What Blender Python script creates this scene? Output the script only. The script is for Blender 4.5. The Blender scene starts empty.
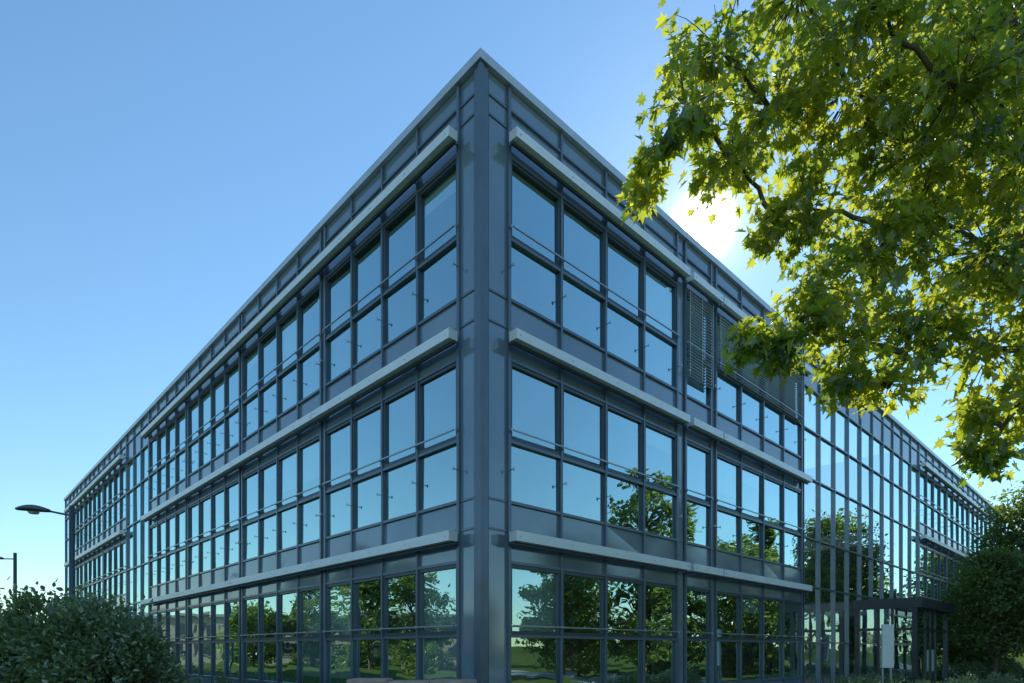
import bpy, math, random
import numpy as np
from mathutils import Vector
random.seed(7); rng=np.random.default_rng(12)
scene=bpy.context.scene
# ------------------------------------------------------------ helpers
def new_mat(name):
    m=bpy.data.materials.new(name); m.use_nodes=True
    nt=m.node_tree; nt.nodes.clear()
    out=nt.nodes.new('ShaderNodeOutputMaterial')
    return m,nt,out
def pbr(name,col,rough=.5,metal=0.0,var=.15,scale=3.0,spec=.5,bump=0.0,bscale=30.0):
    m,nt,out=new_mat(name)
    b=nt.nodes.new('ShaderNodeBsdfPrincipled')
    b.inputs['Roughness'].default_value=rough; b.inputs['Metallic'].default_value=metal
    b.inputs['Specular IOR Level'].default_value=spec
    tc=nt.nodes.new('ShaderNodeTexCoord'); no=nt.nodes.new('ShaderNodeTexNoise')
    no.inputs['Scale'].default_value=scale; no.inputs['Detail'].default_value=6
    nt.links.new(tc.outputs['Object'],no.inputs['Vector'])
    r=nt.nodes.new('ShaderNodeValToRGB')
    r.color_ramp.elements[0].position=.3; r.color_ramp.elements[1].position=.7
    r.color_ramp.elements[0].color=(*[c*(1-var) for c in col],1)
    r.color_ramp.elements[1].color=(*[min(1,c*(1+var)) for c in col],1)
    nt.links.new(no.outputs['Fac'],r.inputs['Fac']); nt.links.new(r.outputs['Color'],b.inputs['Base Color'])
    if bump>0:
        n2=nt.nodes.new('ShaderNodeTexNoise'); n2.inputs['Scale'].default_value=bscale; n2.inputs['Detail'].default_value=8
        nt.links.new(tc.outputs['Object'],n2.inputs['Vector'])
        bp=nt.nodes.new('ShaderNodeBump'); bp.inputs['Strength'].default_value=bump
        nt.links.new(n2.outputs['Fac'],bp.inputs['Height']); nt.links.new(bp.outputs['Normal'],b.inputs['Normal'])
    nt.links.new(b.outputs[0],out.inputs[0])
    return m
def glass_mat(name,refl,trans,lo,hi):
    m,nt,out=new_mat(name)
    g=nt.nodes.new('ShaderNodeBsdfGlossy'); g.inputs['Roughness'].default_value=0.0; g.inputs['Color'].default_value=(*refl,1)
    t=nt.nodes.new('ShaderNodeBsdfTransparent'); t.inputs['Color'].default_value=(*trans,1)
    lw=nt.nodes.new('ShaderNodeLayerWeight'); lw.inputs['Blend'].default_value=.5
    mr=nt.nodes.new('ShaderNodeMapRange'); mr.inputs['To Min'].default_value=lo; mr.inputs['To Max'].default_value=hi
    mx=nt.nodes.new('ShaderNodeMixShader')
    tc=nt.nodes.new('ShaderNodeTexCoord'); no=nt.nodes.new('ShaderNodeTexNoise'); no.inputs['Scale'].default_value=1.1; no.inputs['Detail'].default_value=1
    bp=nt.nodes.new('ShaderNodeBump'); bp.inputs['Strength'].default_value=.09; bp.inputs['Distance'].default_value=.05
    nt.links.new(tc.outputs['Object'],no.inputs['Vector']); nt.links.new(no.outputs['Fac'],bp.inputs['Height']); nt.links.new(bp.outputs['Normal'],g.inputs['Normal'])
    nt.links.new(lw.outputs['Facing'],mr.inputs['Value']); nt.links.new(mr.outputs[0],mx.inputs[0])
    nt.links.new(t.outputs[0],mx.inputs[1]); nt.links.new(g.outputs[0],mx.inputs[2]); nt.links.new(mx.outputs[0],out.inputs[0])
    return m
def leaf_mat(name,c1,c2,t1,t2,tf=.5,gl=.06):
    m,nt,out=new_mat(name)
    at=nt.nodes.new('ShaderNodeAttribute'); at.attribute_name='rnd_shade'
    def ramp(a,b):
        r=nt.nodes.new('ShaderNodeValToRGB'); r.color_ramp.elements[0].color=(*a,1); r.color_ramp.elements[1].color=(*b,1)
        nt.links.new(at.outputs['Fac'],r.inputs['Fac']); return r
    d=nt.nodes.new('ShaderNodeBsdfDiffuse'); nt.links.new(ramp(c1,c2).outputs[0],d.inputs[0])
    t=nt.nodes.new('ShaderNodeBsdfTranslucent'); nt.links.new(ramp(t1,t2).outputs[0],t.inputs[0])
    g=nt.nodes.new('ShaderNodeBsdfGlossy'); g.inputs['Roughness'].default_value=.35; g.inputs[0].default_value=(.8,.85,.8,1)
    m1=nt.nodes.new('ShaderNodeMixShader'); m1.inputs[0].default_value=tf
    m2=nt.nodes.new('ShaderNodeMixShader'); m2.inputs[0].default_value=gl
    nt.links.new(d.outputs[0],m1.inputs[1]); nt.links.new(t.outputs[0],m1.inputs[2])
    nt.links.new(m1.outputs[0],m2.inputs[1]); nt.links.new(g.outputs[0],m2.inputs[2]); nt.links.new(m2.outputs[0],out.inputs[0])
    return m
def mesh_obj(name,V,F,mat,parent=None,smooth=False):
    me=bpy.data.meshes.new(name); me.from_pydata([tuple(v) for v in V],[],F); me.update()
    if smooth: me.polygons.foreach_set('use_smooth',[True]*len(me.polygons))
    ob=bpy.data.objects.new(name,me); bpy.context.collection.objects.link(ob)
    if mat: me.materials.append(mat)
    if parent: ob.parent=parent
    return ob
def empty(name,loc=(0,0,0)):
    e=bpy.data.objects.new(name,None); e.empty_display_size=.3; bpy.context.collection.objects.link(e); return e
class MB:
    def __init__(s): s.V=[]; s.F=[]
    def add(s,V,F):
        o=len(s.V); s.V+=V; s.F+=[tuple(i+o for i in f) for f in F]
    def hexa(s,p):
        s.add(p,[(3,2,1,0),(4,5,6,7),(0,1,5,4),(1,2,6,5),(2,3,7,6),(3,0,4,7)])
    def box(s,x0,x1,y0,y1,z0,z1):
        s.hexa([(x0,y0,z0),(x1,y0,z0),(x1,y1,z0),(x0,y1,z0),(x0,y0,z1),(x1,y0,z1),(x1,y1,z1),(x0,y1,z1)])
    def tube(s,pts,rad,n=8):
        pts=[Vector(p) for p in pts]; o=len(s.V); k=len(pts)
        up=Vector((.13,.21,.97))
        for i,p in enumerate(pts):
            d=(pts[min(i+1,k-1)]-pts[max(i-1,0)]).normalized()
            a=d.cross(up)
            if a.length<.2: a=d.cross(Vector((1,0,0)))
            a.normalize(); b=d.cross(a)
            for j in range(n):
                an=2*math.pi*j/n
                s.V.append(tuple(p+(a*math.cos(an)+b*math.sin(an))*rad[i]))
        for i in range(k-1):
            for j in range(n):
                s.F.append((o+i*n+j,o+i*n+(j+1)%n,o+(i+1)*n+(j+1)%n,o+(i+1)*n+j))
        s.F.append(tuple(o+j for j in range(n))); s.F.append(tuple(o+(k-1)*n+j for j in range(n)))
# ------------------------------------------------------------ camera
EYE=1.6
cam=bpy.data.cameras.new('camera'); co=bpy.data.objects.new('camera',cam); bpy.context.collection.objects.link(co)
co.location=(0,0,EYE); co.rotation_euler=(math.radians(90),0,0)
cam.sensor_width=36; cam.lens=36*615/1024; cam.shift_y=308.5/1024; cam.clip_start=.05; cam.clip_end=6000
scene.camera=co
# ------------------------------------------------------------ sun + sky
SD=Vector((.309,1,.688)).normalized()
el=math.asin(SD.z); az=math.atan2(SD.x,SD.y)
sl=bpy.data.lights.new('sun','SUN'); sl.energy=5.0; sl.angle=math.radians(.53); sl.color=(1,.95,.86)
so=bpy.data.objects.new('sun',sl); bpy.context.collection.objects.link(so)
so.rotation_euler=(-SD).to_track_quat('-Z','Y').to_euler(); so.location=(0,0,40)
w=bpy.data.worlds.new('World'); scene.world=w; w.use_nodes=True
nt=w.node_tree; nt.nodes.clear()
sky=nt.nodes.new('ShaderNodeTexSky'); sky.sky_type='NISHITA'; sky.sun_disc=False
sky.sun_elevation=el; sky.sun_rotation=az; sky.air_density=1.25; sky.dust_density=.05; sky.ozone_density=1.6
bg=nt.nodes.new('ShaderNodeBackground'); bg.inputs[1].default_value=.143
vm=nt.nodes.new('ShaderNodeVectorMath'); vm.operation='MULTIPLY'; vm.inputs[1].default_value=(.86,1.13,1.24)
nt.links.new(sky.outputs[0],vm.inputs[0]); nt.links.new(vm.outputs[0],bg.inputs[0])
tc=nt.nodes.new('ShaderNodeTexCoord')
dp=nt.nodes.new('ShaderNodeVectorMath'); dp.operation='DOT_PRODUCT'; dp.inputs[1].default_value=SD
nrm=nt.nodes.new('ShaderNodeVectorMath'); nrm.operation='NORMALIZE'
nt.links.new(tc.outputs['Generated'],nrm.inputs[0]); nt.links.new(nrm.outputs[0],dp.inputs[0])
def math_n(op,a,b=None,c=None):
    n=nt.nodes.new('ShaderNodeMath'); n.operation=op
    for i,v in enumerate((a,b,c)):
        if v is None: continue
        if isinstance(v,(int,float)): n.inputs[i].default_value=v
        else: nt.links.new(v,n.inputs[i])
    return n.outputs[0]
d0=math_n('MAXIMUM',dp.outputs['Value'],0.0)
g=math_n('MULTIPLY',math_n('POWER',d0,5000.0),24.0)
g=math_n('ADD',g,math_n('MULTIPLY',math_n('POWER',d0,700.0),.5))
g=math_n('ADD',g,math_n('MULTIPLY',math_n('POWER',d0,60.0),.14))
bg2=nt.nodes.new('ShaderNodeBackground'); bg2.inputs[0].default_value=(1,.97,.9,1); nt.links.new(g,bg2.inputs[1])
ad=nt.nodes.new('ShaderNodeAddShader'); wo=nt.nodes.new('ShaderNodeOutputWorld')
nt.links.new(bg.outputs[0],ad.inputs[0]); nt.links.new(bg2.outputs[0],ad.inputs[1]); nt.links.new(ad.outputs[0],wo.inputs[0])
scene.view_settings.view_transform='Standard'; scene.view_settings.look='None'; scene.view_settings.exposure=0
# ------------------------------------------------------------ materials
M_frame=pbr('frame_metal',(.15,.19,.24),.28,.3,.12,2)
M_sash=pbr('sash_metal',(.075,.095,.12),.35,.3,.1,2)
M_span=pbr('spandrel_panel',(.22,.29,.36),.10,.2,.15,.6,spec=1.0)
M_shade=pbr('aluminium_sunshade',(.88,.9,.92),.4,.15,.06,4)
M_cop=pbr('coping_metal',(.62,.65,.68),.35,.4,.1,3)
M_steel=pbr('steel',(.42,.45,.47),.35,.6,.05,5)
M_louv=pbr('louvre_metal',(.62,.64,.66),.4,.2,.1,3)
M_slab=pbr('white_ceiling',(.8,.8,.78),.8,0,.05,1)
M_inner=pbr('interior_wall',(.62,.6,.55),.8,0,.2,.5)
M_wood=pbr('interior_wood',(.42,.29,.17),.6,0,.3,1.0)
M_blind=pbr('fabric_blind',(.85,.87,.87),.8,0,.05,2)
M_glass=glass_mat('window_glass',(.66,.93,.98),(.80,.88,.87),.38,1.0)
M_aglass=glass_mat('atrium_glass',(.78,.96,.99),(.82,.9,.9),.40,1.0)
M_conc=pbr('concrete',(.3,.3,.29),.85,0,.15,3,bump=.2)
M_stone=pbr('pink_sandstone',(.45,.31,.25),.9,0,.25,5,bump=.5,bscale=14)
M_bark=pbr('bark',(.11,.085,.06),.9,0,.4,9,bump=.6,bscale=25)
M_dark=pbr('dark_metal',(.06,.065,.075),.35,.3,.1,3)
M_white=pbr('white_paint',(.82,.82,.8),.5,0,.04,3)
M_lamp=pbr('lamp_metal',(.12,.14,.16),.4,.5,.1,5)
M_beige=pbr('beige_render',(.45,.36,.25),.9,0,.1,1)
# ------------------------------------------------------------ building (t along right face, s along left face)
C=Vector((-.529,10.5,0)); uR=Vector((.7227,.6911,0)); uL=Vector((-.6911,.7227,0))
def P(t,s,z): v=C+uR*t+uL*s; return (v.x,v.y,z)
class BB(MB):
    def b(self,t0,t1,s0,s1,z0,z1):
        self.hexa([P(t0,s0,z0),P(t1,s0,z0),P(t1,s1,z0),P(t0,s1,z0),P(t0,s0,z1),P(t1,s0,z1),P(t1,s1,z1),P(t0,s1,z1)])
    def f(self,side,a0,a1,z0,z1,d0,d1):
        if side=='R': self.b(a0,a1,-d1,-d0,z0,z1)
        else: self.b(-d1,-d0,a0,a1,z0,z1)
def FP(side,a,z,d): return P(a,-d,z) if side=='R' else P(-d,a,z)
B={k:BB() for k in ['mullions','transoms','sashes','spandrels','window_glass','atrium_glass','sunshades','coping','rails','louvres','floor_slabs','inner_walls','wood_walls','blinds','plinth','roof','core_walls','stair']}
def pane(key,side,a0,a1,z0,z1,d=-.02,j=.0045):
    q=[FP(side,a,z,d+random.uniform(-j,j)) for a,z in ((a0,z0),(a1,z0),(a1,z1),(a0,z1))]
    if side=='L': q=q[::-1]
    B[key].add(q,[(0,1,2,3)])
def tilted_panel(side,a0,a1,z0,z1,d=0.0,j=.007):
    o=[d+random.uniform(-j,j) for _ in range(4)]
    pts=((a0,z0),(a1,z0),(a1,z1),(a0,z1))
    f=[FP(side,a,z,o[i]) for i,(a,z) in enumerate(pts)]; b=[FP(side,a,z,-.05) for a,z in pts]
    B['spandrels'].add(b+f,[(0,1,2,3),(7,6,5,4),(4,5,1,0),(5,6,2,1),(6,7,3,2),(7,4,0,3)])
SL=[.22,3.71,7.31]
TOP=11.75
RT=11.57
def storey(S):
    if S<1: return dict(sill=.72,tr=1.85,head=3.16,base=.3)
    return dict(sill=S+.52,tr=S+1.6,head=S+3.05,base=S-.0)
blind_rng=random.Random(4)
def window_bay(side,a0,a1,n,shade=True,rods=True,blindp=.2):
    wd=(a1-a0)/n
    for k in range(n+1):
        a=a0+k*wd; h=.025 if 0<k<n else .033
        B['mullions'].f(side,a-h,a+h,.3,RT,-.12,.055)
    for li,S in enumerate(SL):
        q=storey(S)
        for k in range(n):
            x0=a0+k*wd+.025; x1=x0+wd-.05
            B['sashes'].f(side,x0,x0+.055,q['tr']+.03,q['head']-.03,-.06,.03)
            B['sashes'].f(side,x1-.055,x1,q['tr']+.03,q['head']-.03,-.06,.03)
            B['sashes'].f(side,x0+.055,x1-.055,q['head']-.09,q['head']-.03,-.06,.028)
            B['sashes'].f(side,x0+.055,x1-.055,q['tr']+.03,q['tr']+.09,-.06,.028)
            pane('window_glass',side,x0+.05,x1-.05,q['tr']+.08,q['head']-.08)
            pane('window_glass',side,x0-.01,x1+.01,q['sill'],q['tr'],j=.006)
            B['sashes'].f(side,x0,x0+.015,q['sill']+.03,q['tr']-.03,-.05,.02)
            B['sashes'].f(side,x1-.015,x1,q['sill']+.03,q['tr']-.03,-.05,.02)
            nxt=S+3.6 if S>1 else 3.71
            tilted_panel(side,x0-.01,x1+.01,q['head'],nxt)
            if S>1: tilted_panel(side,x0-.01,x1+.01,S,q['sill'],-.004)
            else: tilted_panel(side,x0-.01,x1+.01,.3,q['sill'])
            if blind_rng.random()<blindp:
                zb=q['tr']+blind_rng.choice([-.9,.1,.5,.8,1.0])
                B['blinds'].f(side,x0,x1,zb,q['head'],-.085,-.08)
        for z in (q['sill'],q['tr'],q['head']):
            B['transoms'].f(side,a0,a1,z-.026,z+.026,-.11,.045)
        if S>1: B['transoms'].f(side,a0,a1,S-.022,S+.022,-.11,.043)
        B['rails'].f(side,a0+.03,a1-.03,q['tr']+.17,q['tr']+.195,.10,.125)
        for k in range(n+1):
            a=a0+k*wd
            B['rails'].f(side,a-.01,a+.01,q['tr']+.155,q['tr']+.21,.055,.102)
            if S>1 and rods:
                zc=S+1.08
                B['rails'].f(side,a-.008,a+.008,zc-.008,zc+.008,.055,.15)
                B['rails'].f(side,a-.02,a+.02,zc-.03,zc+.03,.15,.16)
    if shade:
        for S in (3.67,7.17,10.66):
            B['sunshades'].f(side,a0-.10,a1+.10,S-.175,S,.14,.33)
            B['sashes'].f(side,a0-.09,a1+.09,S-.22,S-.175,.16,.21)
            for k in range(n+1):
                a=a0+k*wd
                B['rails'].f(side,a-.02,a+.02,S-.14,S-.06,.055,.14)
                B['rails'].f(side,a-.012,a+.012,S-.11,S-.085,.33,.334)
    for k in range(n):
        x0=a0+k*wd+.025; x1=x0+wd-.05
        tilted_panel(side,x0,x1,10.86,11.2); tilted_panel(side,x0,x1,11.2,RT+.02)
    for z in (10.86,11.2): B['transoms'].f(side,a0,a1,z-.022,z+.022,-.11,.045)
def solid_strip(side,a0,a1):
    if a1-a0<.12:
        B['spandrels'].f(side,a0,a1,.3,RT+.02,-.05,.02); return
    B['spandrels'].f(side,a0,a1,.3,RT+.02,-.05,.0)
    for S in (3.71,7.31,10.86):
        for z in (S,S+.52):
            if z<11.2: B['transoms'].f(side,a0,a1,z-.018,z+.018,-.01,.02)
    B['transoms'].f(side,a0,a1,11.2-.018,11.2+.018,-.01,.02)
def curtain(side,a0,a1,n,key='atrium_glass',zs=(.3,1.85,3.71,5.31,7.31,8.91,10.3,11.2,RT+.02)):
    wd=(a1-a0)/n
    for k in range(n+1):
        a=a0+k*wd; B['mullions'].f(side,a-.024,a+.024,.3,RT,-.12,.055)
    for z in zs[1:-1]: B['transoms'].f(side,a0,a1,z-.022,z+.022,-.11,.045)
    for k in range(n):
        for i in range(len(zs)-1):
            if i>=len(zs)-3: tilted_panel(side,a0+k*wd+.02,a0+(k+1)*wd-.02,zs[i],zs[i+1])
            else: pane(key,side,a0+k*wd+.02,a0+(k+1)*wd-.02,zs[i]+.01,zs[i+1]-.01,j=.005)
# left face
solid_strip('L',.13,.54)
for k in range(4):
    a=.57+5.22*k; window_bay('L',a,a+5.0,4,blindp=.3)
    if k<3: solid_strip('L',a+5.04,a+5.18)
curtain('L',21.32,25.2,3,'window_glass')
for k in range(3):
    a=25.3+5.22*k; window_bay('L',a,a+5.0,4)
    solid_strip('L',a+5.045,a+5.175)
curtain('L',40.96,42.5,1,'window_glass')
# right face
solid_strip('R',.13,.60)
window_bay('R',.63,6.18,4,blindp=.22)
solid_strip('R',6.22,6.5)
window_bay('R',6.56,7.80,1,blindp=0)
solid_strip('R',7.84,8.02)
window_bay('R',8.06,13.7,4,rods=True,blindp=.3)
curtain('R',13.85,28.0,10)
for k in range(4):
    a=28.1+5.8*k; window_bay('R',a,a+5.6,4,shade=(k<3))
    solid_strip('R',a+5.645,a+5.755)
curtain('R',51.3,53.2,1,'window_glass')
# corner post
B['mullions'].b(-.05,.12,-.05,.12,.0,RT)
B['mullions'].b(-.068,-.051,-.068,.0,.0,RT); B['mullions'].b(-.05,.0,-.068,-.051,.0,RT)
B['sashes'].b(.121,.15,-.03,.12,.3,RT); B['sashes'].b(-.03,.12,.121,.15,.3,RT)
# coping
B['coping'].b(-.1,53.3,-.1,.3,RT+.025,TOP); B['coping'].b(-.1,.3,.3,42.6,RT+.025,TOP)
# plinth
B['plinth'].f('R',-.05,53.2,0,.298,-.2,.05); B['plinth'].f('L',.2,42.5,0,.298,-.2,.05)
# louvre blinds lowered outside (top floor, right face)
for (a0,a1,z0,z1) in ((6.6,7.76,8.3,10.42),(8.12,13.64,8.95,10.42)):
    z=z0
    while z<z1:
        B['louvres'].hexa([FP('R',a0,z,.07),FP('R',a1,z,.07),FP('R',a1,z-.022,.13),FP('R',a0,z-.022,.13),FP('R',a0,z+.006,.07),FP('R',a1,z+.006,.07),FP('R',a1,z-.016,.13),FP('R',a0,z-.016,.13)]); z+=.075
    for a in (a0,(a0+a1)/2,a1-.02): B['louvres'].f('R',a,a+.012,z0,z1,.137,.142)
# interior
B['floor_slabs'].b(.3,52.9,.3,42.2,.0,.29)
for S in (3.71,7.31):
    B['floor_slabs'].b(.2,14.0,.2,42.2,S-.35,S+.35)
    B['floor_slabs'].b(28.02,52.9,.2,14,S-.35,S+.35)
    B['floor_slabs'].b(14.0,28.0,9.0,42.2,S-.35,S+.35)
B['roof'].b(.2,14.0,.2,42.3,10.9,11.5); B['roof'].b(28.02,53,.2,14,10.9,11.5); B['roof'].b(14.0,28.02,10,42.3,10.9,11.5)
B['core_walls'].b(6.5,13.8,6.5,41,.3,10.89)
B['core_walls'].b(28.3,52,7,13,.3,10.89)
B['inner_walls'].b(14.1,27.9,10,10.2,.3,10.89)
B['inner_walls'].b(.3,53.0,42.2,42.5,0,11.5); B['inner_walls'].b(53.0,53.2,.1,14,0,11.5); B['inner_walls'].b(28,53.2,14,14.2,0,11.5)
B['inner_walls'].b(13.86,13.98,.2,9,.3,10.89)
for k in range(1,8):
    s=.53+5.22*k
    if blind_rng.random()<.7: B['inner_walls'].b(.9,6.4,s,s+.12,.3,10.88)
B['wood_walls'].b(6.4,6.49,.6,6.3,.3,10.88)
for S in (0,3.71,7.31):
    for k in range(9):
        s=.6+5.22*k; B['inner_walls'].b(.45,.75,s-.15,s+.15,S+.36,S+3.3)
    for t in (.75,6.4,14,29,35,41,47): B['inner_walls'].b(t-.15,t+.15,.45,.75,S+.36,S+3.3)
    for k in range(26):
        a=1.2+1.55*k
        h=random.uniform(.7,1.25)
        B['wood_walls'].b(1.0,1.0+random.uniform(.6,1.6),a,a+random.uniform(.5,1.1),S+.36,S+.36+h)
    for k in range(7):
        a=1.2+1.75*k; B['wood_walls'].b(a,a+random.uniform(.5,1.2),1.0,1.9,S+.36,S+.36+random.uniform(.7,1.3))
for z in (3.6,7.2):
    B['stair'].b(14.2,27.8,6.5,9.9,z,z+.3)
    B['stair'].b(14.2,27.8,6.45,6.49,z+.3,z+1.3)
n=20
for lv in (0.3,3.9):
    for i in range(n):
        t=16+i*.42; z=lv+i*(3.45/n)
        B['stair'].b(t,t+.44,3.6,5.2,z,z+.2)
mats=dict(mullions=M_frame,transoms=M_frame,sashes=M_sash,spandrels=M_span,window_glass=M_glass,atrium_glass=M_aglass,sunshades=M_shade,coping=M_cop,rails=M_steel,louvres=M_louv,floor_slabs=M_slab,inner_walls=M_inner,wood_walls=M_wood,blinds=M_blind,plinth=M_conc,roof=M_conc,core_walls=M_inner,stair=M_slab)
office=empty('office_building')
for k,b in B.items():
    if b.V: mesh_obj(k,b.V,b.F,mats[k],office)
# entrance vestibule
ent=BB(); eg=BB(); eh=BB()
t0,t1,dd=18.4,23.0,2.1
ent.b(t0-.15,t1+.15,-dd-.25,-.08,3.1,3.45)
for (t,s) in ((t0,-dd),(t1,-dd),(t0,-.25),(t1,-.25)): ent.b(t-.08,t+.08,s-.08,s+.08,0,3.1)
for s in (-.95,-1.4): ent.b(t0-.04,t0+.04,s-.04,s+.04,0,3.1)
for t in (t0+1.4,t0+2.15,t0+2.9): ent.b(t-.04,t+.04,-dd-.04,-dd+.04,0,3.1)
ent.b(t0-.035,t0+.035,-dd,-.25,2.3,2.4); ent.b(t0,t1,-dd-.035,-dd+.035,2.3,2.4)
ent.b(t0-.03,t0+.03,-dd,-.25,.02,.14); ent.b(t0,t1,-dd-.03,-dd+.03,.02,.14)
for t in (t0+2.07,t0+2.23): eh.b(t-.015,t+.015,-dd-.1,-dd-.06,.8,1.6)
mesh_obj('entrance_frame',ent.V,ent.F,M_dark,office); mesh_obj('door_handles',eh.V,eh.F,M_steel,office)
eg.add([P(t0,-.25,.1),P(t0,-dd,.1),P(t0,-dd,3.1),P(t0,-.25,3.1)],[(0,1,2,3)])
eg.add([P(t0,-dd,.1),P(t1,-dd,.1),P(t1,-dd,3.1),P(t0,-dd,3.1)],[(0,1,2,3)])
mesh_obj('entrance_glass',eg.V,eg.F,M_aglass,office)
# ------------------------------------------------------------ foliage
def leaf_mesh(name,cen,axis,nor,size,mat,maple=False,parent=None,clump=1.0):
    N=len(cen); axis=axis/np.linalg.norm(axis,axis=1)[:,None]
    side=np.cross(axis,nor); side/=np.linalg.norm(side,axis=1)[:,None]+1e-9
    nor=np.cross(side,axis)
    if maple: half=[(0,0),(.2,-.12),(.17,.1),(.52,.16),(.30,.34),(.42,.62),(.17,.55),(0,1.0)]
    else: half=[(0,0),(.3,.35),(.22,.72),(0,1.0)]
    k=len(half); vs=[]
    for sg in (1,-1):
        for (x,y) in half:
            z=abs(x)*.35-.18*y*y
            vs.append(cen+size[:,None]*(side*(x*sg)+axis*y+nor*z))
    V=np.stack(vs,axis=1).reshape(-1,3)
    me=bpy.data.meshes.new(name)
    nf=2*N
    me.vertices.add(len(V)); me.vertices.foreach_set('co',V.astype(np.float32).ravel())
    me.loops.add(nf*k); me.polygons.add(nf)
    base=np.arange(N)[:,None]*2*k
    l1=base+np.arange(k)[None,:]; l2=base+k+np.arange(k)[::-1][None,:]
    L=np.stack([l1,l2],axis=1).reshape(-1)
    me.loops.foreach_set('vertex_index',L.astype(np.int32))
    me.polygons.foreach_set('loop_start',(np.arange(nf)*k).astype(np.int32))
    try: me.polygons.foreach_set('loop_total',np.full(nf,k,dtype=np.int32))
    except Exception: pass
    me.update(calc_edges=True); me.validate()
    at=me.attributes.new('rnd_shade','FLOAT','POINT')
    c=cen*4.2*clump
    clump_shade=.5+.25*(np.sin(c[:,0]*1.3+c[:,2]*.7)+np.sin(c[:,2]*1.7-c[:,1]*.9+1.3))  # clump-sized light and dark put into leaf colour, imitating shaded clumps
    r=np.repeat(np.clip(.55*rng.random(N)+.5*clump_shade-.03,0,1),2*k); at.data.foreach_set('value',r.astype(np.float32))
    me.materials.append(mat)
    ob=bpy.data.objects.new(name,me); bpy.context.collection.objects.link(ob)
    if parent: ob.parent=parent
    return ob
M_maple=leaf_mat('maple_leaf',(.04,.085,.02),(.13,.17,.035),(.16,.32,.02),(.95,.95,.08),.66,.07)
M_tleaf=leaf_mat('tree_leaf',(.06,.10,.025),(.14,.18,.05),(.20,.32,.03),(.42,.54,.08),.48,.05)
M_shrub=leaf_mat('shrub_leaf',(.09,.14,.06),(.22,.28,.12),(.2,.3,.08),(.38,.48,.14),.42,.14)
def rand_dir(n):
    v=rng.normal(size=(n,3)); return v/np.linalg.norm(v,axis=1)[:,None]
# --- overhanging maple
maple=empty('maple_tree')
lumps=[(1.42,5.0,6.0,.42),(1.76,5.2,6.67,.55),(1.15,4.8,5.5,.24),(1.05,4.9,5.25,.12),(2.31,5.5,6.43,.68),(1.85,5.2,5.75,.36),(2.65,5.5,5.55,.55),(2.25,5.3,5.35,.28),
(3.02,5.5,6.6,.9),(3.65,5.5,6.07,.9),(4.27,5.5,6.88,1.0),(3.08,5.2,4.95,.62),(2.5,5.0,4.55,.36),(2.12,4.8,4.0,.27),(2.68,5.0,4.1,.42),(2.35,4.9,4.25,.25),
(3.32,5.0,4.25,.52),(4.04,5.2,4.98,.8),(3.89,5.0,4.05,.5),(3.66,4.8,3.42,.3),(3.72,4.8,3.15,.18),(1.86,4.8,4.02,.16),(2.95,4.8,3.66,.24),(2.6,4.8,3.72,.16),(4.1,4.9,3.6,.35),
(3.5,5.3,5.4,.6),(4.4,5.3,5.8,.7),(4.5,5.2,4.5,.5),(2.6,4.6,6.4,.5),(3.4,4.7,5.9,.6),
(5.2,5.5,5.5,1.2),(5.5,6,7.5,1.5),(6.5,6,6,1.8),(5.0,5,4.2,.7),(2.6,5.6,7.6,.8),(4,5.8,8.2,1.2),(7.8,6.5,8,2.0),(8.5,6,5.6,1.6),(6.2,7.2,9.3,1.4)]
bark=MB()
bark.tube([(7,6.2,-.05),(6.95,6.2,1.5),(6.9,6.15,3),(6.75,6.1,4.6),(6.7,6.1,6.5),(6.5,6.2,8.5),(6.4,6.3,10)],[.26,.2,.18,.16,.12,.07,.03],12)
def curve_pts(a,b,sag,n=7,jit=.05):
    a=np.array(a,float); b=np.array(b,float); L=np.linalg.norm(b-a); out=[]
    for i in range(n):
        u=i/(n-1); p=a+(b-a)*u; p[2]+=sag*L*4*u*(1-u)
        if 0<i<n-1: p+=rng.normal(size=3)*jit*L*.35
        out.append(tuple(p))
    return out
limbs=[((6.85,6.12,3.6),(4.6,5.6,4.9)),((6.75,6.1,4.6),(4.3,5.6,6.3)),((6.7,6.1,6.0),(4.4,5.8,7.8)),((6.9,6.15,3.2),(5,5.2,4.2))]
nodes=[]
for a,b in limbs:
    pts=curve_pts(a,b,.06,8,.04); bark.tube(pts,list(np.linspace(.085,.035,8)),8); nodes+=pts[3:]
cl=[];ca=[];
order=sorted(lumps,key=lambda l:-l[0])
for (x,y,z,r) in order:
    d=[np.linalg.norm(np.array(nn)-np.array((x,y,z))) + (0.6 if nn[0]<x+.15 else 0) for nn in nodes]
    st=nodes[int(np.argmin(d))]
    pts=curve_pts(st,(x,y,z),.05,6,.05)
    bark.tube(pts,list(np.linspace(.026,.010,6)),6); nodes.append(pts[-1]); nodes.append(pts[3])
    ns=int(34*r**2*3.0)+9
    for i in range(ns):
        dv=rand_dir(1)[0]; rr=r*(rng.random()**.45)
        e=np.array((x,y,z))+dv*rr*np.array((1.0,1.0,.85))
        s0=np.array((x,y,z))+dv*rr*.25
        tip=e+np.array((0,0,-.06))
        bark.tube(curve_pts(s0,tip,.06,4,.05),[.006,.004,.003,.002],4)
        m=rng.integers(8,14)
        for j in range(m):
            u=.45+.6*rng.random()
            p=s0+(tip-s0)*u+np.clip(rng.normal(size=3),-1.5,1.5)*.058
            cl.append(p)
            a=dv*.6+rng.normal(size=3)*.55+np.array((0,0,-.55)); ca.append(a)
cl=np.array(cl); ca=np.array(ca)
nn=rng.normal(size=cl.shape)*.55+np.array((0,-.25,.8))
leaf_mesh('leaves',cl,ca,nn,.055+.07*rng.random(len(cl)),M_maple,True,maple)
mesh_obj('trunk_and_branches',bark.V,bark.F,M_bark,maple,True)
print('maple leaves',len(cl))
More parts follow.
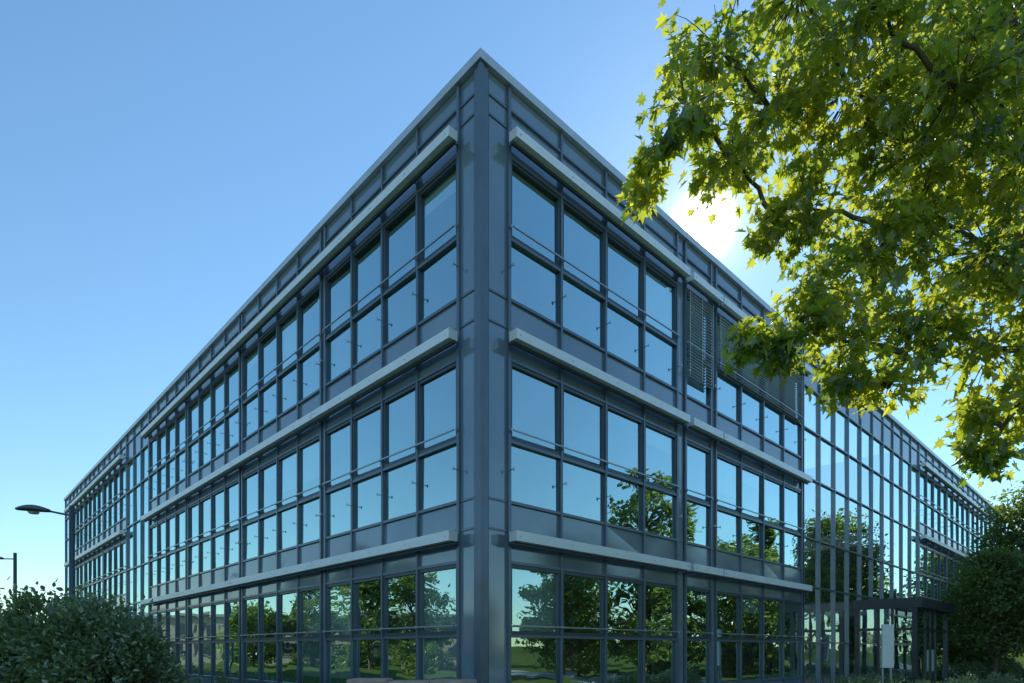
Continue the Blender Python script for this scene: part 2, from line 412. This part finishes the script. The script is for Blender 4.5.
# --- generic trees
def tree_parts(x,y,h,r,nleaf,ls,conifer=False,base=None):
    mb=MB(); hb=base if base is not None else h*.28
    mb.tube([(x,y,-.05),(x+.05*r,y,h*.3),(x-.04*r,y+.03*r,h*.65),(x,y,h*.93)],[h*.022,h*.016,h*.01,.015],8)
    pts=[];ax=[]
    ncl=max(14,int(nleaf/45))
    for i in range(ncl):
        u=rng.random()
        if conifer: zc=hb+(h-hb)*u; rad=r*(1-u)*1.0+.1; rc=rad*(.55+.45*rng.random())
        else:
            zc=hb+(h-hb)*u; rad=r*math.sqrt(max(.02,1-((u-.42)/.62)**2)); rc=rad*(rng.random()**.4)*.9
        an=rng.random()*2*math.pi
        c=np.array((x+rc*math.cos(an),y+rc*math.sin(an),zc))
        mb.tube([(x,y,max(hb*.8,zc-rc*.8)),((x+c[0])/2,(y+c[1])/2,(max(hb*.8,zc-rc*.8)+zc)/2+.1),tuple(c)],[h*.006,h*.004,.008],5)
        k=int(nleaf/ncl); cr=r*(.16+.18*rng.random())
        dv=rand_dir(k)*(rng.random(k)**.5)[:,None]*cr*np.array((1.25,1.25,.7))
        pts.append(c+dv); ax.append(dv/cr*.6+rng.normal(size=(k,3))*.5+np.array((0,0,-.2)))
    pts=np.concatenate(pts); ax=np.concatenate(ax)
    return mb,pts,ax,np.full(len(pts),ls)*(.6+.8*rng.random(len(pts)))
def tree(name,*a,mat=None,**k):
    e=empty(name); mb,p,ax,s=tree_parts(*a,**k)
    nn=rng.normal(size=p.shape)*.7+np.array((0,0,.7))
    leaf_mesh('crown',p,ax,nn,s,mat or M_tleaf,False,e,.4); mesh_obj('trunk',mb.V,mb.F,M_bark,e,True)
tree('deciduous_tree',19.6,25,5.5,1.8,10000,.15,base=1.6)
tree('deciduous_tree',24.0,28,8.9,2.6,14000,.17,base=2.0)
tree('deciduous_tree',22.2,29.5,4.6,1.7,6000,.15,base=1.0)
def mass(name,specs,mat):
    P_=[];A_=[];S_=[];mbs=MB()
    for sp in specs:
        mb,p,ax,s=tree_parts(*sp['a'],**sp.get('k',{})); mbs.add(mb.V,mb.F); P_.append(p);A_.append(ax);S_.append(s)
    p=np.concatenate(P_);ax=np.concatenate(A_);s=np.concatenate(S_)
    e=empty(name); nn=rng.normal(size=p.shape)*.7+np.array((0,0,.7))
    leaf_mesh('crowns',p,ax,nn,s,mat,False,e,.25); mesh_obj('trunks',mbs.V,mbs.F,M_bark,e,True)
R=random.Random(5)
sp=[]
for i in range(15):
    y=-22+i*4.2+R.uniform(-1,1); x=-36+R.uniform(-5,5)-max(0,(y-10))*.4
    if i not in (9,12): sp.append(dict(a=(x,y,R.uniform(5.5,9.5),R.uniform(2.0,3.2),5000,.32),k=dict(base=R.uniform(.8,2))))
    sp.append(dict(a=(x-4+R.uniform(-2,2),y+2,R.uniform(1.6,2.6),R.uniform(1.8,2.6),1500,.28),k=dict(base=.15)))
mass('tree_row',sp,M_tleaf)
sp=[]
for (x,y,h,r,cf) in ((26,13,8.0,2.6,False),(25,17.6,12.0,2.4,False),(29,20.5,11,2.0,True),(31,25,8.5,3,False),(35,28,11,2.1,True),(34,33,9,3,False),(40,36,10,3,False),(37,42,9,2.8,False),(45,48,10,3.2,False),(30,6,6.5,2.4,False),(34,-2,9,3.3,False),(33,-12,8,3,False),(44,15,11,3.6,False),(48,30,12,3.6,False)):
    sp.append(dict(a=(x,y,h,r,5500,.28),k=dict(conifer=cf,base=1.2)))
    sp.append(dict(a=(x+5,y+1,R.uniform(2.2,3.2),R.uniform(1.8,2.6),1500,.28),k=dict(base=.15)))
mass('tree_row',sp,M_tleaf)
sp=[]
for i in range(40):
    x=-330+i*11+R.uniform(-3,3); y=260+R.uniform(-20,30)
    sp.append(dict(a=(x,y,R.uniform(7,11),R.uniform(5,8),500,1.3),k=dict(base=.5)))
for i in range(40):
    a=math.radians(-20+i*5.6); rr=150+R.uniform(-15,20)
    sp.append(dict(a=(rr*math.cos(a),-rr*math.sin(a),R.uniform(7,12),R.uniform(5,8),500,1.3),k=dict(base=.5)))
mass('distant_trees',sp,M_tleaf)
# low building added out of view to the west, for ochre window reflections
nb=empty('added_reflection_building'); bw=MB(); bgl=MB(); bf=MB()
bw.box(-72,-62,-5,62,0,5.6); bf.box(-72.4,-61.6,-5.4,62.4,5.61,5.95)
for i in range(20):
    y=-3.6+i*3.25
    for z in (.9,3.3): bgl.box(-61.99,-61.93,y,y+1.7,z,z+1.4); bf.box(-61.99,-61.88,y-.08,y+1.78,z-.1,z-.01)
mesh_obj('walls',bw.V,bw.F,M_beige,nb); mesh_obj('windows',bgl.V,bgl.F,M_dark,nb); mesh_obj('roof_and_sills',bf.V,bf.F,M_conc,nb)
# --- shrubs
def shrub(name,lumps,dens,ls):
    e=empty(name); P_=[];A_=[];mb=MB()
    for (x,y,z,rx,rz) in lumps:
        n=int(dens*rx*rx); k=max(10,n//40)
        cd=rand_dir(k); cd[:,2]=np.abs(cd[:,2])*1.1-.25
        c=np.array((x,y,z))+cd*np.array((rx,rx,rz))*(.75+.3*rng.random(k))[:,None]
        for ci in c[::2]:
            mb.tube([(x,y,0),((x+ci[0])/2,(y+ci[1])/2,ci[2]*.55),tuple(ci)],[.03,.018,.006],4)
        dv=rng.normal(size=(k,40,3))*rx*.14
        p=(c[:,None,:]+dv).reshape(-1,3); p[:,2]=np.maximum(p[:,2],.05)
        P_.append(p); A_.append(np.repeat(cd,40,axis=0)*.8+rng.normal(size=p.shape)*.5)
    p=np.concatenate(P_);a=np.concatenate(A_)
    nn=rng.normal(size=p.shape)*.6+a*.5+np.array((0,0,.4))
    leaf_mesh('leaves',p,a,nn,ls*(.6+.8*rng.random(len(p))),M_shrub,False,e); mesh_obj('stems',mb.V,mb.F,M_bark,e)
shrub('shrub',[(-6.9,10,1.25,1.0,1.3),(-7.8,10.3,1.4,.9,1.3),(-6.1,9.9,.95,.75,1.2),(-6.5,9.5,.8,.8,1.1)],5200,.085)
shrub('shrub',[(-9.3,10.6,1.2,1.1,1.25),(-8.6,10.1,1.15,.8,1.15),(-10.3,11,1.2,.9,1.2)],5200,.085)
sh=[]
for i in range(9):
    t=14.2+i*.5; v=P(t,-1.3+R.uniform(-.3,.3),0); sh.append((v[0],v[1],.3,R.uniform(.4,.55),R.uniform(.35,.55)))
shrub('low_hedge',sh,4500,.07)
sh=[]
for i in range(16):
    t=24+i*1.0; v=P(t,-2.2+R.uniform(-.4,.4),0); sh.append((v[0],v[1],.35,R.uniform(.5,.8),R.uniform(.5,.9)))
shrub('low_hedge',sh,3500,.08)
sh=[]
for i in range(14):
    s=6+i*1.1; v=P(-1.3+R.uniform(-.2,.2),s,0); sh.append((v[0],v[1],.3,R.uniform(.45,.6),R.uniform(.4,.6)))
shrub('low_hedge',sh,3500,.07)
sh=[]
for i in range(7):
    sh.append((-4.4+i*.33+R.uniform(-.1,.1),9.6+R.uniform(-.1,.1),.38+.02*i,.34,R.uniform(.6,.76)))
shrub('low_hedge',sh[:5],6000,.06)
sh=[]
for i in range(12):
    sh.append((6.2+i*.75+R.uniform(-.2,.2),13.2+i*.42+R.uniform(-.2,.2),.35,R.uniform(.4,.55),R.uniform(.45,.62)))
shrub('low_hedge',sh,3800,.07)
# ------------------------------------------------------------ ground
def ground_mat():
    m,nt,out=new_mat('lawn')
    b=nt.nodes.new('ShaderNodeBsdfDiffuse')
    tc=nt.nodes.new('ShaderNodeTexCoord'); n1=nt.nodes.new('ShaderNodeTexNoise'); n1.inputs['Scale'].default_value=.6; n1.inputs['Detail'].default_value=12; n1.inputs['Roughness'].default_value=.75
    nt.links.new(tc.outputs['Object'],n1.inputs['Vector'])
    r=nt.nodes.new('ShaderNodeValToRGB'); r.color_ramp.elements[0].position=.3; r.color_ramp.elements[1].position=.72
    r.color_ramp.elements[0].color=(.045,.085,.02,1); r.color_ramp.elements[1].color=(.13,.16,.05,1)
    nt.links.new(n1.outputs['Fac'],r.inputs['Fac']); nt.links.new(r.outputs[0],b.inputs['Color']); nt.links.new(b.outputs[0],out.inputs[0])
    return m
mesh_obj('ground',[(-3000,-3000,0),(3000,-3000,0),(3000,3000,0),(-3000,3000,0)],[(0,1,2,3)],ground_mat())
M_pave=pbr('paving',(.42,.41,.38),.85,0,.15,6,bump=.2)
M_asph=pbr('asphalt',(.055,.055,.057),.9,0,.2,8,bump=.3)
def sheet(name,q,z,mat): return mesh_obj(name,[(a,b,z) for a,b in q],[(0,1,2,3)],mat)
def pq(t,s): v=P(t,s,0); return (v[0],v[1])
sheet('pavement',[pq(-1.9,-1.9),pq(56,-1.9),pq(56,0),pq(-1.9,0)],.004,M_pave)
sheet('pavement',[pq(-1.9,0),pq(0,0),pq(0,44),pq(-1.9,44)],.004,M_pave)
sheet('path',[pq(18,-1.9),pq(18,-30),pq(24,-30),pq(24,-1.9)],.008,M_pave)
sheet('road',[(-60,-9),(80,-9),(80,-16),(-60,-16)],.004,M_asph)
kb=MB(); kb.box(-60,80,-9,-8.85,0,.12); kb.box(-60,80,-16.15,-16,0,.12); mesh_obj('kerb',kb.V,kb.F,M_conc)
rm=MB()
for i in range(22):
    x=-60+i*6.3; rm.add([(x,-12.56,.008),(x+3,-12.56,.008),(x+3,-12.44,.008),(x,-12.44,.008)],[(0,1,2,3)])
mesh_obj('road_marking',rm.V,rm.F,M_white)
# low stone wall by the corner
sw=MB(); x=-2.3
while x<-.75:
    wdt=R.uniform(.28,.45); z=0
    sw.box(x,x+wdt-.012,8.75+R.uniform(-.02,.02),9.15,.0,.55); sw.box(x+.05,x+wdt+.03,8.76,9.14+R.uniform(-.02,.02),.56,1.02); x+=wdt
ob=mesh_obj('low_stone_wall',sw.V,sw.F,M_stone)
cp=MB(); x=-2.35
while x<-.8:
    wdt=R.uniform(.45,.7); cp.box(x,x+wdt-.01,8.7,9.2,1.03,1.17+R.uniform(-.02,.015)); x+=wdt
c2=mesh_obj('coping_stones',cp.V,cp.F,M_stone,ob)
for o in (ob,c2):
    bv=o.modifiers.new('b','BEVEL'); bv.width=.025; bv.segments=2
# ------------------------------------------------------------ street lamps
def lamp(x,y,h,dirx,diry,arm,curved=True):
    e=empty('street_lamp'); mb=MB()
    mb.tube([(x,y,0),(x,y,.9),(x,y,.92),(x,y,h)],[.095,.095,.075,.06],12)
    mesh_obj('post',mb.V,mb.F,M_lamp,e,True)
    d=Vector((dirx,diry,0)).normalized(); p=Vector((x,y,h-.25))
    a=MB()
    if curved:
        a.tube([p,p+d*.12+Vector((0,0,.02)),p+d*.3+Vector((0,0,.05)),p+d*arm+Vector((0,0,.1))],[.03,.03,.028,.026],8)
        hp=p+d*arm+Vector((0,0,.1))
    else:
        a.tube([p,p+d*arm],[.025,.025],8); hp=p+d*arm
    mesh_obj('arm',a.V,a.F,M_lamp,e,True)
    s=MB(); L=.78; n=9; seg=10; sd=d.cross(Vector((0,0,1)))
    for i in range(n):
        u=i/(n-1); wv=.17*math.sin(math.pi*min(1,.12+u*.8))**.6+.01; hv=.10*math.sin(math.pi*min(1,.1+u*.82))**.7+.008
        for j in range(seg):
            an=2*math.pi*j/seg
            q=hp+d*(u*L)+Vector((0,0,.05*math.sin(u*2.4)))+sd*(wv*math.cos(an))+Vector((0,0,hv*math.sin(an)*(1 if math.sin(an)>0 else .55)))
            s.V.append(tuple(q))
    for i in range(n-1):
        for j in range(seg): s.F.append((i*seg+j,i*seg+(j+1)%seg,(i+1)*seg+(j+1)%seg,(i+1)*seg+j))
    s.F.append(tuple(range(seg))); s.F.append(tuple((n-1)*seg+j for j in range(seg)))
    mesh_obj('luminaire',s.V,s.F,M_lamp,e,True)
    lg=MB(); c=hp+d*(.38*1);
    lg.tube([c+Vector((0,0,-.03)),c+Vector((0,0,-.075))],[.13,.1],14); mesh_obj('lens',lg.V,lg.F,M_white,e,True)
lamp(-11.45,16,5.35,-1,-.1,.55)
lamp(-20.2,25,5.55,-1,-.15,.45,False)
# entrance sign
sg=MB(); v=P(13.3,-2.6,0); sg.box(v[0]-.17,v[0]+.17,v[1]-.03,v[1]+.03,1.08,2.34)
st=mesh_obj('information_sign',sg.V,sg.F,M_white); bb=MB()
for dx in (-.12,.12): bb.box(v[0]+dx-.02,v[0]+dx+.02,v[1]+.031,v[1]+.07,0,2.3)
mesh_obj('posts',bb.V,bb.F,M_steel,st)
bv=st.modifiers.new('b','BEVEL'); bv.width=.01
